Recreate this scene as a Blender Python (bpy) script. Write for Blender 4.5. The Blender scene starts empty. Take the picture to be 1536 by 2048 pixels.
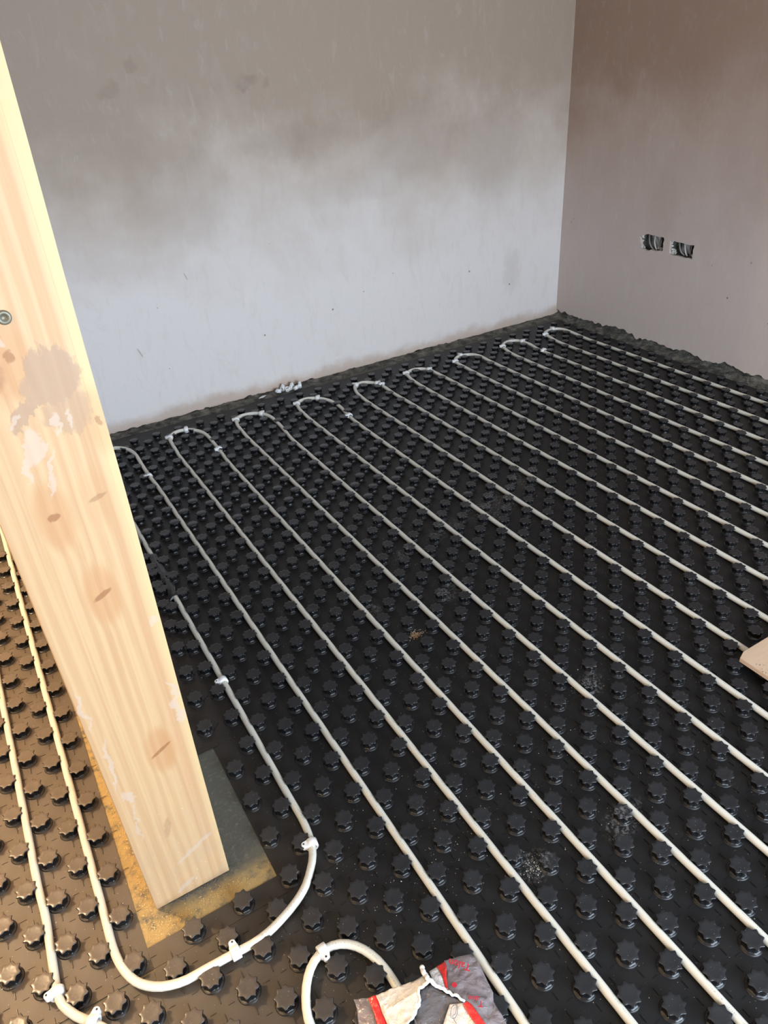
import bpy, bmesh, math, random
from mathutils import Vector, Matrix, noise
from mathutils.geometry import tessellate_polygon
R = random.Random(7)
scn = bpy.context.scene
C = scn.collection
PI = math.pi

# ------------------------------------------------------------------ camera
cam_data = bpy.data.cameras.new('camera'); cam = bpy.data.objects.new('camera', cam_data); C.objects.link(cam)
r0 = Vector((0.8593176568782814, -0.5077413591813421, -0.06141560676166549))
r1 = Vector((-0.3164172282893395, -0.4334496395692261, -0.8438018414290172))
r2 = Vector((0.4018125212321192, 0.7445267773115964, -0.5331290422093853))
cam.matrix_world = Matrix(((r0.x, -r1.x, -r2.x, -0.548312681933467),
                           (r0.y, -r1.y, -r2.y, -1.233770601827924),
                           (r0.z, -r1.z, -r2.z, 1.39892193074224), (0, 0, 0, 1)))
cam_data.sensor_fit = 'VERTICAL'; cam_data.sensor_height = 36.0; cam_data.lens = 1468.04 / 2048 * 36.0
cam_data.clip_start = 0.02
scn.camera = cam

# ------------------------------------------------------------------ world, lights, exposure
wd = bpy.data.worlds.new('sky'); scn.world = wd; wd.use_nodes = True
wd.node_tree.nodes['Background'].inputs[0].default_value = (0.62, 0.76, 1.0, 1)
wd.node_tree.nodes['Background'].inputs[1].default_value = 0.6

def area(name, loc, target, sx, sy, power, col):
    l = bpy.data.lights.new(name, 'AREA'); l.shape = 'RECTANGLE'; l.size = sx; l.size_y = sy
    l.energy = power; l.color = col
    o = bpy.data.objects.new(name, l); C.objects.link(o); o.location = loc
    o.rotation_euler = (Vector(target) - Vector(loc)).to_track_quat('-Z', 'Y').to_euler()
    return o
def bulb(name, loc, power, rad, col):
    l = bpy.data.lights.new(name, 'POINT'); l.energy = power; l.shadow_soft_size = rad; l.color = col
    o = bpy.data.objects.new(name, l); C.objects.link(o); o.location = loc
    return o
area('daylight_door', (0.45, -2.72, 0.80), (0.35, 2, 0.45), 2.1, 1.4, 124, (0.72, 0.85, 1.0))
bulb('work_lamp', (-2.80, -1.135, 1.75), 40, 0.03, (1.0, 0.70, 0.38))
bulb('room_lamp', (-1.75, 1.05, 2.15), 150, 0.035, (1.0, 0.72, 0.42))

vs = scn.view_settings
vs.view_transform = 'Standard'; vs.look = 'None'; vs.gamma = 1; vs.use_curve_mapping = False
vs.exposure = 0.45

# ------------------------------------------------------------------ node helpers
class G:
    def __init__(s, name):
        s.m = bpy.data.materials.new(name); s.m.use_nodes = True; s.t = s.m.node_tree
        s.b = s.t.nodes['Principled BSDF']
    def n(s, typ, **kw):
        nd = s.t.nodes.new(typ)
        for k, v in kw.items():
            if k.startswith('i_'):
                key = k[2:]; key = int(key) if key.isdigit() else key.replace('_', ' ')
                s.put(nd.inputs[key], v)
            else: setattr(nd, k, v)
        return nd
    def put(s, sock, v):
        if isinstance(v, bpy.types.NodeSocket): s.t.links.new(v, sock)
        elif isinstance(v, bpy.types.Node): s.t.links.new(v.outputs[0], sock)
        else: sock.default_value = v
    def math(s, op, a, b=None, c=None, clamp=False):
        nd = s.t.nodes.new('ShaderNodeMath'); nd.operation = op; nd.use_clamp = clamp
        s.put(nd.inputs[0], a)
        if b is not None: s.put(nd.inputs[1], b)
        if c is not None: s.put(nd.inputs[2], c)
        return nd.outputs[0]
    def mix(s, f, a, b, mode='MIX'):
        nd = s.t.nodes.new('ShaderNodeMix'); nd.data_type = 'RGBA'; nd.blend_type = mode
        s.put(nd.inputs[0], f)
        for k, v in ((6, a), (7, b)):
            s.put(nd.inputs[k], (*v, 1) if isinstance(v, tuple) and len(v) == 3 else v)
        return nd.outputs[2]
    def noise(s, vec, scale, det=4, rough=.55, dist=0):
        nd = s.t.nodes.new('ShaderNodeTexNoise'); s.put(nd.inputs['Vector'], vec)
        nd.inputs['Scale'].default_value = scale; nd.inputs['Detail'].default_value = det
        nd.inputs['Roughness'].default_value = rough; nd.inputs['Distortion'].default_value = dist
        return nd.outputs[0]
    def ramp(s, f, lo, hi):
        nd = s.t.nodes.new('ShaderNodeMapRange'); nd.interpolation_type = 'SMOOTHSTEP'
        s.put(nd.inputs[0], f); s.put(nd.inputs[1], lo); s.put(nd.inputs[2], hi)
        return nd.outputs[0]
    def pos(s):
        return s.t.nodes.new('ShaderNodeNewGeometry').outputs['Position']
    def obj(s):
        return s.t.nodes.new('ShaderNodeTexCoord').outputs['Object']
    def sep(s, v):
        nd = s.t.nodes.new('ShaderNodeSeparateXYZ'); s.put(nd.inputs[0], v); return nd.outputs
    def scalev(s, v, sc):
        nd = s.t.nodes.new('ShaderNodeMapping'); s.put(nd.inputs[0], v); nd.inputs['Scale'].default_value = sc; return nd.outputs[0]
    def bump(s, h, strength, dist):
        nd = s.t.nodes.new('ShaderNodeBump'); s.put(nd.inputs['Height'], h)
        nd.inputs['Strength'].default_value = strength; nd.inputs['Distance'].default_value = dist
        s.put(s.b.inputs['Normal'], nd.outputs[0]); return nd
    def set(s, **kw):
        for k, v in kw.items():
            k = k.replace('_', ' ')
            if isinstance(v, tuple) and len(v) == 3 and 'Color' in k: v = (*v, 1)
            s.put(s.b.inputs[k], v)
        return s
    def spot(s, X, Z, cx, cz, a, b, ang=0, soft=.5):          # soft ellipse, 1 inside
        dx = s.math('SUBTRACT', X, cx); dz = s.math('SUBTRACT', Z, cz)
        ca, sa = math.cos(ang), math.sin(ang)
        u = s.math('ADD', s.math('MULTIPLY', dx, ca / a), s.math('MULTIPLY', dz, sa / a))
        v = s.math('ADD', s.math('MULTIPLY', dx, -sa / b), s.math('MULTIPLY', dz, ca / b))
        d = s.math('ADD', s.math('MULTIPLY', u, u), s.math('MULTIPLY', v, v))
        nd = s.ramp(d, 1.0, 1.0 - soft)
        return nd

def simple(name, col, rough=.5, **kw):
    g = G(name); g.set(Base_Color=col, Roughness=rough, **kw); return g.m

# ------------------------------------------------------------------ materials
def mat_black():
    g = G('black_plastic'); p = g.pos(); x, y, z = g.sep(p)
    n1 = g.noise(p, 9, 5, .6); n2 = g.noise(p, 140, 4, .7); n3 = g.noise(p, 35, 3, .6)
    up = g.sep(g.t.nodes.new('ShaderNodeNewGeometry').outputs['Normal'])[2]
    # footprints of pale plaster dust in the middle of the room
    fp = None
    for (cx, cy, a, b) in ((0.85, .53, .16, .09), (.62, .50, .10, .05), (1.05, .60, .1, .06), (.51, -.30, .06, .04),
                           (.44, .21, .08, .04), (.42, .46, .05, .03), (.075, -.6, .05, .04), (.20, .27, .04, .03), (.30, -.62, .08, .04)):
        e = g.spot(x, y, cx, cy, a, b, .3, .9); fp = e if fp is None else g.math('MAXIMUM', fp, e)
    dust = g.math('MULTIPLY', g.math('MULTIPLY', fp, g.ramp(n2, .46, .66)), g.ramp(up, .5, .9))
    base = g.mix(g.ramp(n1, .35, .7), (.0060, .0063, .0074), (.0095, .0092, .0095))
    scuff_sheen = g.math('MULTIPLY', g.math('MULTIPLY', g.ramp(z, .0198, .0212), g.ramp(up, .6, .95)), g.math('ADD', .35, g.math('MULTIPLY', n1, .9)))  # stud tops lightened: sheen of upward faces painted in, with slight scuffing
    base = g.mix(g.math('MULTIPLY', scuff_sheen, .55), base, (.034, .036, .041))
    col = g.mix(g.math('MULTIPLY', dust, .45), base, (.32, .31, .30))
    left = g.ramp(x, -.15, -.85)                              # warm lamp glow painted into the colour, growing towards the left sheets
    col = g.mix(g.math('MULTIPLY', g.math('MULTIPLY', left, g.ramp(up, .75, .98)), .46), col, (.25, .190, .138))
    specks = g.math('MULTIPLY', g.ramp(g.noise(p, 260, 2, .5), .735, .76), .7)
    col = g.mix(specks, col, (.5, .45, .38))
    g.set(Base_Color=col, Roughness=g.math('ADD', g.math('ADD', g.math('ADD', .44, g.math('MULTIPLY', g.ramp(z, .0020, .0034), -.24)), g.math('MULTIPLY', n3, .12)), g.math('MULTIPLY', dust, .3)))
    g.b.inputs['Specular IOR Level'].default_value = .42
    g.bump(g.math('ADD', g.math('MULTIPLY', n3, .6), g.math('MULTIPLY', n2, .15)), .11, .0012)
    return g.m
def mat_pipe():
    g = G('white_pipe_plastic'); uv = g.t.nodes.new('ShaderNodeTexCoord').outputs['UV']; u, v, _ = g.sep(uv)
    n = g.noise(g.pos(), 12, 3)
    col = g.mix(n, (.63, .615, .54), (.70, .68, .595))
    # faint factory print, too small to read: a broken line of dark dots
    fr = g.math('FRACT', g.math('MULTIPLY', u, 1.35))
    seg = g.ramp(fr, .42, .44)
    dots = g.ramp(g.noise(g.scalev(uv, (900, 5, 1)), 1, 2, .8), .55, .60)
    band = g.math('LESS_THAN', g.math('ABSOLUTE', g.math('SUBTRACT', v, .27)), .022)
    f = g.math('MULTIPLY', g.math('MULTIPLY', seg, dots), band)
    col = g.mix(g.math('MULTIPLY', f, .55), col, (.10, .10, .10))
    g.set(Base_Color=col, Roughness=.33)
    g.b.inputs['Subsurface Weight'].default_value = .0
    return g.m
def mat_plaster(side):
    g = G('fresh_plaster_' + side); p = g.pos(); x, y, z = g.sep(p)
    X = x if side == 'back' else y
    big = g.noise(p, 1.5, 5, .6, .4); mid = g.noise(p, 5, 5, .6); fine = g.noise(p, 60, 4, .6)
    tr = g.noise(g.scalev(p, (4, 4, 1.6)), 3, 5, .65, 1.2)
    patch = g.math('ADD', g.math('MULTIPLY', g.math('SUBTRACT', big, .5), .75), g.math('MULTIPLY', g.math('SUBTRACT', mid, .5), .35))
    h = g.math('ADD', z, patch)
    if side == 'back':
        dry = g.ramp(h, 1.18, .42)
        wet = (.375, .295, .230); pale = (.72, .675, .645)
        mid_c = (.50, .415, .345)
    else:
        dry = g.ramp(h, 1.15, .35)
        wet = (.35, .235, .17); pale = (.55, .465, .42); mid_c = (.46, .35, .29)
    half = g.ramp(h, 1.35, .95)
    col = g.mix(dry, g.mix(half, wet, mid_c), pale)
    col = g.mix(g.math('MULTIPLY', g.ramp(tr, .50, .75), .05), col, (.72, .70, .69))
    streak = g.noise(g.scalev(p, (2.2, 2.2, .8)), 6, 5, .7, 2.0)
    col = g.mix(g.math('MULTIPLY', g.ramp(streak, .50, .68), .11), col, (.42, .33, .27))
    col = g.mix(g.math('MULTIPLY', g.ramp(streak, .46, .30), .09), col, (.74, .72, .71))
    # darker damp blotches
    if side == 'back':
        for (cx, cz, a, b, s) in ((.71, 1.32, .05, .035, .5), (.26, 1.40, .035, .03, .4), (.17, 1.33, .05, .03, .35), (1.5, 1.05, .35, .22, .3),
                                  (1.95, .95, .25, .3, .3), (.9, 1.08, .3, .10, .3), (2.1, .33, .08, .16, .16), (.80, 1.31, .02, .02, .35),
                                  (1.25, .88, .5, .09, .12), (.35, .95, .3, .25, .2)):
            w = g.noise(p, 14, 3)
            e = g.spot(g.math('ADD', x, g.math('MULTIPLY', w, .12)), g.math('ADD', z, g.math('MULTIPLY', w, .12)), cx + .06, cz + .06, a, b, 0, .95)
            col = g.mix(g.math('MULTIPLY', e, s), col, (.27, .20, .15))
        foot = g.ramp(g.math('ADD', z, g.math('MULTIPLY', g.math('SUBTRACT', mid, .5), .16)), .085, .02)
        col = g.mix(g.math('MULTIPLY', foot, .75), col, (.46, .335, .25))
        for (cx, cz, a, b, ang) in ((.045, .34, .004, .028, .35), (.31, .62, .003, .02, .3)):
            col = g.mix(g.math('MULTIPLY', g.spot(x, z, cx, cz, a, b, ang, .6), .6), col, (.30, .26, .22))
    else:
        for (cy, cz, a, b, s) in ((1.32, .66, .12, .22, .15), (1.2, 1.35, .5, .3, .3), (.9, 1.0, .2, .5, .2)):
            e = g.spot(y, z, cy, cz, a, b, 0, .95); col = g.mix(g.math('MULTIPLY', e, s), col, (.30, .19, .14))
    vor = g.n('ShaderNodeTexVoronoi', i_Vector=p); vor.inputs['Scale'].default_value = 11
    sel = g.sep(vor.outputs['Color'])[0]
    sp = g.math('MULTIPLY', g.math('LESS_THAN', vor.outputs['Distance'], g.math('MULTIPLY', g.math('SUBTRACT', sel, .5), .125)), g.ramp(z, .85, .25))
    col = g.mix(g.math('MULTIPLY', sp, .75), col, (.12, .09, .07))
    g.set(Base_Color=col, Roughness=g.math('ADD', .62, g.math('MULTIPLY', fine, .2)))
    hh = g.math('ADD', g.math('ADD', g.math('MULTIPLY', tr, .5), g.math('MULTIPLY', fine, .15)), g.math('MULTIPLY', sp, -1))
    g.bump(g.math('ADD', hh, g.math('MULTIPLY', streak, .5)), .16, .004)
    return g.m
def mat_wood():
    g = G('planed_pine'); o = g.obj(); x, y, z = g.sep(o)
    nz = g.noise(g.scalev(o, (6, 6, .9)), 2.2, 4, .6, .3)
    X = g.math('ADD', x, g.math('MULTIPLY', nz, .012)); knots = None; pull = None
    KN = ((-.0106 - .0, .893, .0075, .0045, .2, 1), (.016, .7477, .014, .0035, .45, 1), (.0249, .403, .020, .0028, .5, 1),
          (.0026, 1.1159, .006, .006, 0, .9), (-.0066, .2109, .0055, .02, -.2, .35), (-.030, 1.10, .02, .02, 0, .6), (.05, .903, .012, .003, .3, .5), (.080, 1.01, .003, .006, .3, .7))
    kn = g.noise(o, 130, 4, .7); kx = g.math('ADD', x, g.math('MULTIPLY', g.math('SUBTRACT', kn, .5), .012)); kz = g.math('ADD', z, g.math('MULTIPLY', g.math('SUBTRACT', kn, .5), .009))
    for (cx, cz, a, b, ang, st) in KN:
        e = g.math('MULTIPLY', g.spot(kx, kz, cx, cz, a * 1.3, b * 1.5, ang, .6), st)
        knots = e if knots is None else g.math('MAXIMUM', knots, e)
        halo = g.math('MULTIPLY', g.spot(x, z, cx, cz, .035, .075, 0, 1.0), .006 * st)
        pull = halo if pull is None else g.math('ADD', pull, halo)
    X = g.math('ADD', X, pull)
    w = g.math('SINE', g.math('ADD', g.math('MULTIPLY', X, 330), g.math('MULTIPLY', g.noise(g.scalev(o, (60, 20, .5)), 1, 3, .6), 9))); w2 = g.noise(g.scalev(o, (260, 40, 4)), 1, 3, .6)
    w3 = g.noise(g.scalev(o, (30, 20, .8)), 1, 3, .6)
    grain = g.math('ADD', g.math('MULTIPLY', g.math('ADD', g.math('MULTIPLY', w, .5), .5), .22), g.math('MULTIPLY', g.math('ADD', w2, w3), .38))
    col = g.mix(g.ramp(grain, .28, .80), (.500, .345, .190), (.415, .250, .122))
    sap = g.ramp(g.math('ADD', x, g.math('MULTIPLY', nz, .01)), .070, .086)
    col = g.mix(g.math('MULTIPLY', sap, .85), col, (.55, .415, .215))
    col = g.mix(g.math('MULTIPLY', g.ramp(w3, .55, .75), .35), col, (.46, .25, .14))
    col = g.mix(g.math('MULTIPLY', knots, .85), col, (.15, .055, .02))
    hal = g.ramp(pull, .001, .0056); col = g.mix(g.math('MULTIPLY', hal, .45), col, (.40, .19, .07))
    # dried plaster wiped across the face
    wn = g.noise(o, 26, 5, .65); wn2 = g.noise(g.scalev(o, (50, 50, 18)), 1, 4, .7)
    xw = g.math('ADD', x, g.math('MULTIPLY', g.math('SUBTRACT', wn, .5), .05)); zw = g.math('ADD', z, g.math('MULTIPLY', g.math('SUBTRACT', wn2, .5), .07))
    sm = g.spot(xw, zw, .040, 1.082, .042, .038, .2, .35)
    sm = g.math('MAXIMUM', sm, g.spot(xw, zw, .012, 1.055, .050, .012, .75, .4))
    sm = g.math('MAXIMUM', sm, g.math('MULTIPLY', g.spot(xw, zw, .048, 1.03, .034, .03, 0, .5), .7))
    col = g.mix(g.math('MULTIPLY', sm, .75), col, (.31, .205, .135))
    sc = None
    for (cx, cz, a, b, ang) in ((-.004, .998, .012, .030, -.25), (.004, .955, .004, .040, -.3), (-.018, .975, .006, .03, -.3), (.030, 1.02, .004, .018, -.1),
                                (.045, 1.022, .004, .016, 0), (-.058, .42, .004, .075, -.12), (-.052, .33, .009, .02, .2), (.072, .50, .0045, .05, .05), (.074, .46, .006, .02, .0),
                                (-.016, 1.035, .004, .012, -.6), (-.066, .55, .003, .05, 0), (.07, .67, .006, .012, 0), (-.05, .26, .003, .06, -.1), (.0, 1.135, .006, .008, 0),
                                (.025, .12, .05, .006, .5), (-.01, .03, .03, .006, .5)):
        e = g.spot(xw, z, cx, cz, a, b, ang, .5); sc = e if sc is None else g.math('MAXIMUM', sc, e)
    col = g.mix(g.math('MULTIPLY', sc, .60), col, (.47, .385, .32))
    dust = g.math('MULTIPLY', g.ramp(z, .42, .0), g.ramp(wn, .3, .7)); col = g.mix(g.math('MULTIPLY', dust, .45), col, (.38, .29, .20))
    fl = g.ramp(g.noise(g.scalev(o, (120, 120, 380)), 1, 1, .4), .76, .78)
    col = g.mix(g.math('MULTIPLY', g.math('MULTIPLY', fl, g.ramp(z, .6, .0)), .8), col, (.85, .70, .45))
    g.set(Base_Color=col, Roughness=.55)
    g.bump(g.math('ADD', g.math('MULTIPLY', grain, .4), g.math('MULTIPLY', sm, .5)), .2, .002)
    return g.m
def mat_screed():
    g = G('concrete_screed'); p = g.pos(); n1 = g.noise(p, 8, 5, .6); n2 = g.noise(p, 90, 4, .7)
    col = g.mix(n1, (.078, .075, .060), (.135, .125, .098)); col = g.mix(g.math('MULTIPLY', g.ramp(n2, .5, .8), .5), col, (.33, .28, .2))
    x, y, z = g.sep(p)
    sd = g.math('MULTIPLY', g.math('MAXIMUM', g.ramp(x, -.56, -.61), g.ramp(y, -.27, -.315)), g.ramp(g.noise(p, 30, 4, .7), .30, .55))
    inb = g.math('MULTIPLY', g.math('LESS_THAN', x, -.30), g.math('GREATER_THAN', x, -.66))
    col = g.mix(g.math('MULTIPLY', g.math('MULTIPLY', sd, inb), .7), col, (.50, .34, .12))
    g.set(Base_Color=col, Roughness=.85); g.bump(g.math('ADD', n2, n1), .5, .002); return g.m
def mat_mortar():
    g = G('rough_mortar'); p = g.pos(); n1 = g.noise(p, 18, 5, .7); n2 = g.noise(p, 120, 4, .7)
    col = g.mix(g.ramp(n1, .35, .7), (.036, .036, .031), (.20, .188, .155)); col = g.mix(g.ramp(n2, .62, .75), col, (.36, .28, .2))
    g.set(Base_Color=col, Roughness=.9); g.bump(g.math('ADD', n1, n2), .8, .004); return g.m
def mat_film(name, col, alpha_tr, rough=.12):
    g = G(name)
    n = g.noise(g.pos(), 45, 4, .6, .8)
    g.set(Base_Color=col, Roughness=rough); g.b.inputs['Alpha'].default_value = alpha_tr
    g.bump(n, .9, .006); g.b.inputs['Coat Weight'].default_value = .6; g.b.inputs['Coat Roughness'].default_value = .06; return g.m
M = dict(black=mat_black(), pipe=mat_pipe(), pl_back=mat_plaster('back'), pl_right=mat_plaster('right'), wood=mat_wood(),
         screed=mat_screed(), mortar=mat_mortar(),
         white=simple('white_nylon', (.80, .81, .80), .35), hole=simple('dark_hole', (.03, .03, .035), .8),
         paint=simple('board_white', (.62, .60, .57), .8),
         steel=simple('galvanised_steel', (.42, .42, .42), .38, Metallic=.85), screw=simple('dull_zinc', (.16, .15, .11), .45, Metallic=.5),
         cable=simple('grey_cable', (.30, .30, .30), .5), crumb=simple('plaster_crumb', (.62, .58, .52), .9),
         sand=simple('sandy_crumb', (.38, .25, .15), .9), saw=simple('sawdust', (.72, .50, .22), .9), grey_crumb=simple('grey_grit', (.12, .12, .11), .9),
         film=mat_film('clear_film', (.34, .29, .30), .55, .10), milky=mat_film('milky_film', (.72, .68, .64), .90, .25),
         inner=mat_film('grey_film', (.11, .10, .105), .88, .2), red=mat_film('red_print', (.72, .03, .025), .97, .25),
         ink=simple('red_ink', (.50, .02, .035), .4), pen=simple('black_ink', (.03, .03, .03), .5))
def mat_ply():
    g = G('plywood_face'); p = g.pos(); n = g.noise(g.scalev(p, (6, 60, 6)), 1, 4, .6, .6); n2 = g.noise(p, 30, 3)
    col = g.mix(n, (.52, .36, .235), (.66, .48, .34)); col = g.mix(g.math('MULTIPLY', g.ramp(n2, .6, .8), .4), col, (.40, .25, .15))
    g.set(Base_Color=col, Roughness=.7); g.bump(n, .3, .001); return g.m
M['ply'] = mat_ply()

# ------------------------------------------------------------------ object helpers
def mesh_obj(name, bm, mat, parent=None, smooth=False):
    me = bpy.data.meshes.new(name); bm.normal_update(); bm.to_mesh(me); bm.free()
    if smooth:
        for f in me.polygons: f.use_smooth = True
    for m in (mat if isinstance(mat, (list, tuple)) else [mat]): me.materials.append(m)
    o = bpy.data.objects.new(name, me); C.objects.link(o)
    if parent: o.parent = parent
    return o
def thing(name, label, cat, loc=(0, 0, 0), rz=0, group=None):
    o = bpy.data.objects.new(name, None); C.objects.link(o); o.location = loc; o.rotation_euler = (0, 0, rz)
    o.empty_display_size = .05
    return tag(o, label, cat, group)
def tag(o, label, cat, group=None, kind=None):
    o['label'] = label; o['category'] = cat
    if group: o['group'] = group
    if kind: o['kind'] = kind
    return o
def struct(name, bm, mat, label=None, parent=None, smooth=False):
    o = mesh_obj(name, bm, mat, parent, smooth)
    if parent is None: o['kind'] = 'structure'
    if label: o['label'] = label
    return o
def box(bm, x0, x1, y0, y1, z0, z1):
    v = [bm.verts.new(c) for c in ((x0, y0, z0), (x1, y0, z0), (x1, y1, z0), (x0, y1, z0), (x0, y0, z1), (x1, y0, z1), (x1, y1, z1), (x0, y1, z1))]
    for f in ((0, 3, 2, 1), (4, 5, 6, 7), (0, 1, 5, 4), (1, 2, 6, 5), (2, 3, 7, 6), (3, 0, 4, 7)): bm.faces.new([v[i] for i in f])
    return v
def lathe(bm, prof, seg, rf=None, cap=True):
    rings = []
    for k, (r, z) in enumerate(prof):
        ring = []
        for i in range(seg):
            t = 2 * PI * i / seg; rr = r if rf is None else rf(k, r, t)
            ring.append(bm.verts.new((rr * math.cos(t), rr * math.sin(t), z)))
        rings.append(ring)
    for a, b in zip(rings, rings[1:]):
        for i in range(seg): bm.faces.new((a[i], a[(i + 1) % seg], b[(i + 1) % seg], b[i]))
    if cap: bm.faces.new(rings[-1])
    return rings
def catmull(P, per=.012):
    out = []; P = [Vector(p) for p in P]; Q = [P[0] * 2 - P[1]] + P + [P[-1] * 2 - P[-2]]
    for i in range(1, len(Q) - 2):
        a, b, c, d = Q[i - 1:i + 3]; n = max(1, min(40, int((c - b).length / per)))
        for k in range(n):
            t = k / n
            out.append(.5 * ((2 * b) + (c - a) * t + (2 * a - 5 * b + 4 * c - d) * t * t + (3 * b - a - 3 * c + d) * t ** 3))
    out.append(P[-1]); return out
def tube(bm, pts, r, seg=14, caps=True, rfun=None):
    uvl = bm.loops.layers.uv.verify(); rings = []; L = 0; us = []
    for i, p in enumerate(pts):
        a = pts[max(0, i - 1)]; b = pts[min(len(pts) - 1, i + 1)]; t = (b - a).normalized()
        s = Vector((0, 0, 1)).cross(t)
        s = s.normalized() if s.length > 1e-4 else Vector((1, 0, 0)); u = t.cross(s)
        if i: L += (p - pts[i - 1]).length
        us.append(L); rr = r if rfun is None else rfun(i / (len(pts) - 1))
        rings.append([bm.verts.new(p + s * rr * math.cos(2 * PI * k / seg) + u * rr * math.sin(2 * PI * k / seg)) for k in range(seg)])
    for i in range(len(rings) - 1):
        for k in range(seg):
            k2 = (k + 1) % seg
            f = bm.faces.new((rings[i][k], rings[i][k2], rings[i + 1][k2], rings[i + 1][k])); f.smooth = True
            for lp, (uu, vv) in zip(f.loops, ((us[i], k / seg), (us[i], (k + 1) / seg), (us[i + 1], (k + 1) / seg), (us[i + 1], k / seg))): lp[uvl].uv = (uu, vv)
    if caps: bm.faces.new(rings[0][::-1]); bm.faces.new(rings[-1])
def nz(x, y=0, z=0, s=1): return noise.noise(Vector((x * s, y * s, z * s)))

# ------------------------------------------------------------------ the room shell
CX, CY = 2.462, 2.012          # the far corner
H = 2.42
XL, YF = -3.3, -2.75
bm = bmesh.new(); box(bm, XL - .2, CX + .3, YF - .2, CY + .3, -.12, 0)
struct('floor', bm, M['screed'], 'grey concrete screed under the black floor panels')
bm = bmesh.new(); box(bm, XL - .2, CX + .3, YF - .2, CY + .3, H, H + .1); struct('ceiling', bm, M['paint'])
# masonry behind the plaster
bm = bmesh.new(); box(bm, XL, CX + .2, CY + .001, CY + .2, 0, H); box(bm, CX + .06, CX + .2, YF, CY, 0, H)
struct('trim_1', bm, M['mortar'], 'rough dark masonry showing under the plaster edge')
# back wall plaster: slab with a ragged lower edge
def plaster(name, along, fixed, a0, a1, mat, holes=(), low=.012, amp=.010, thick=.014):
    bm = bmesh.new(); outer = []
    n = int(abs(a1 - a0) / .012)
    for i in range(n + 1):
        a = a0 + (a1 - a0) * i / n
        z = low + amp * (nz(a, 3.3, 0, 9) + .8 * nz(a, 7, 0, 33) + .35 * nz(a, 1, 2, 110))
        outer.append((a, max(.002, z)))
    outer += [(a1, H), (a0, H)]
    polys = [outer] + [list(h) for h in holes]
    flat = [p for q in polys for p in q]
    tris = tessellate_polygon([[Vector((p[0], p[1], 0)) for p in q] for q in polys])
    def P(a, z, d): return (a, fixed - thick + d, z) if along == 'x' else (fixed - thick + d, a, z)
    fr = [bm.verts.new(P(a, z, 0)) for a, z in flat]; bk = [bm.verts.new(P(a, z, thick)) for a, z in flat]
    for t in tris:
        bm.faces.new([fr[i] for i in t]); bm.faces.new([bk[i] for i in t][::-1])
    o = 0
    for q in polys:
        m = len(q)
        for i in range(m): bm.faces.new((fr[o + i], fr[o + (i + 1) % m], bk[o + (i + 1) % m], bk[o + i]))
        o += m
    bmesh.ops.recalc_face_normals(bm, faces=bm.faces[:])
    return struct(name, bm, mat)
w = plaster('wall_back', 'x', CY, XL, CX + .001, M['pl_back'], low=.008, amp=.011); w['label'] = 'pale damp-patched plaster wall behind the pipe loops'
def hole(c, pts, jit=.003):
    out = []
    for i in range(len(pts)):
        (a, b), (c2, d) = pts[i], pts[(i + 1) % len(pts)]
        for k in range(6):
            t = k / 6; out.append((a + (c2 - a) * t + R.uniform(-jit, jit), b + (d - b) * t + R.uniform(-jit, jit)))
    return out
H1 = hole(0, [(1.418, .481), (1.390, .470), (1.285, .487), (1.285, .547), (1.400, .546), (1.432, .530)], .004)
H2 = hole(0, [(1.240, .476), (1.110, .476), (1.107, .537), (1.246, .541)], .003)
w = plaster('wall_right', 'y', CX, YF, CY - .013, M['pl_right'], (H1, H2), low=.034, amp=.020); w['label'] = 'brown-grey plaster wall with two chased socket openings'
bm = bmesh.new(); box(bm, CX - .001, CX + .061, YF, 1.09, .0, H); box(bm, CX - .001, CX + .061, 1.45, CY, 0, H); box(bm, CX - .001, CX + .061, 1.09, 1.45, 0, .46); box(bm, CX - .001, CX + .061, 1.09, 1.45, .56, H)
struct('trim_2', bm, M['mortar'])
# partition behind the post, left wall, front wall with the door opening that lets the daylight in
bm = bmesh.new(); box(bm, -.592, -.462, -.15, CY - .014, 0, H); struct('wall_partition', bm, M['pl_right'])
bm = bmesh.new(); box(bm, XL - .1, XL, YF, CY, 0, H); struct('wall_left', bm, M['paint'])
bm = bmesh.new(); box(bm, XL, -.35, YF - .1, YF, 0, H); box(bm, 1.85, CX, YF - .1, YF, 0, H); box(bm, -.35, 1.85, YF - .1, YF, 1.86, H)
struct('wall_front', bm, M['paint'])
# mortar droppings along the two wall feet
def fillet(name, along, a0, a1, wfun, hmax, seed):
    bm = bmesh.new(); n = int((a1 - a0) / .009); m = 7; g = []
    for i in range(n + 1):
        a = a0 + (a1 - a0) * i / n; wd_ = wfun(a); row = []
        for j in range(m + 1):
            t = j / m; d = wd_ * t
            hgt = .002 + hmax * (1 - t) ** 1.4 * (.55 + .7 * nz(a, seed, t, 14)) + .007 * abs(nz(a, seed + 2, d * 12, 45)) * (1 - t * .6)
            if j == m: hgt = .0005
            row.append(bm.verts.new((a, CY + .001 - d, hgt) if along == 'x' else (CX + .0 - d, a, hgt)))
        g.append(row)
    for i in range(n):
        for j in range(m): bm.faces.new((g[i][j], g[i + 1][j], g[i + 1][j + 1], g[i][j + 1]))
    bmesh.ops.recalc_face_normals(bm, faces=bm.faces[:])
    return struct(name, bm, M['mortar'])
fillet('trim_3', 'x', -.46, CX, lambda a: .075 + .03 * nz(a, 5, 0, 4), .016, 1)
fillet('trim_4', 'y', -2.0, CY, lambda a: .066 + .010 * nz(a, 9, 0, 5), .030, 4)

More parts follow.
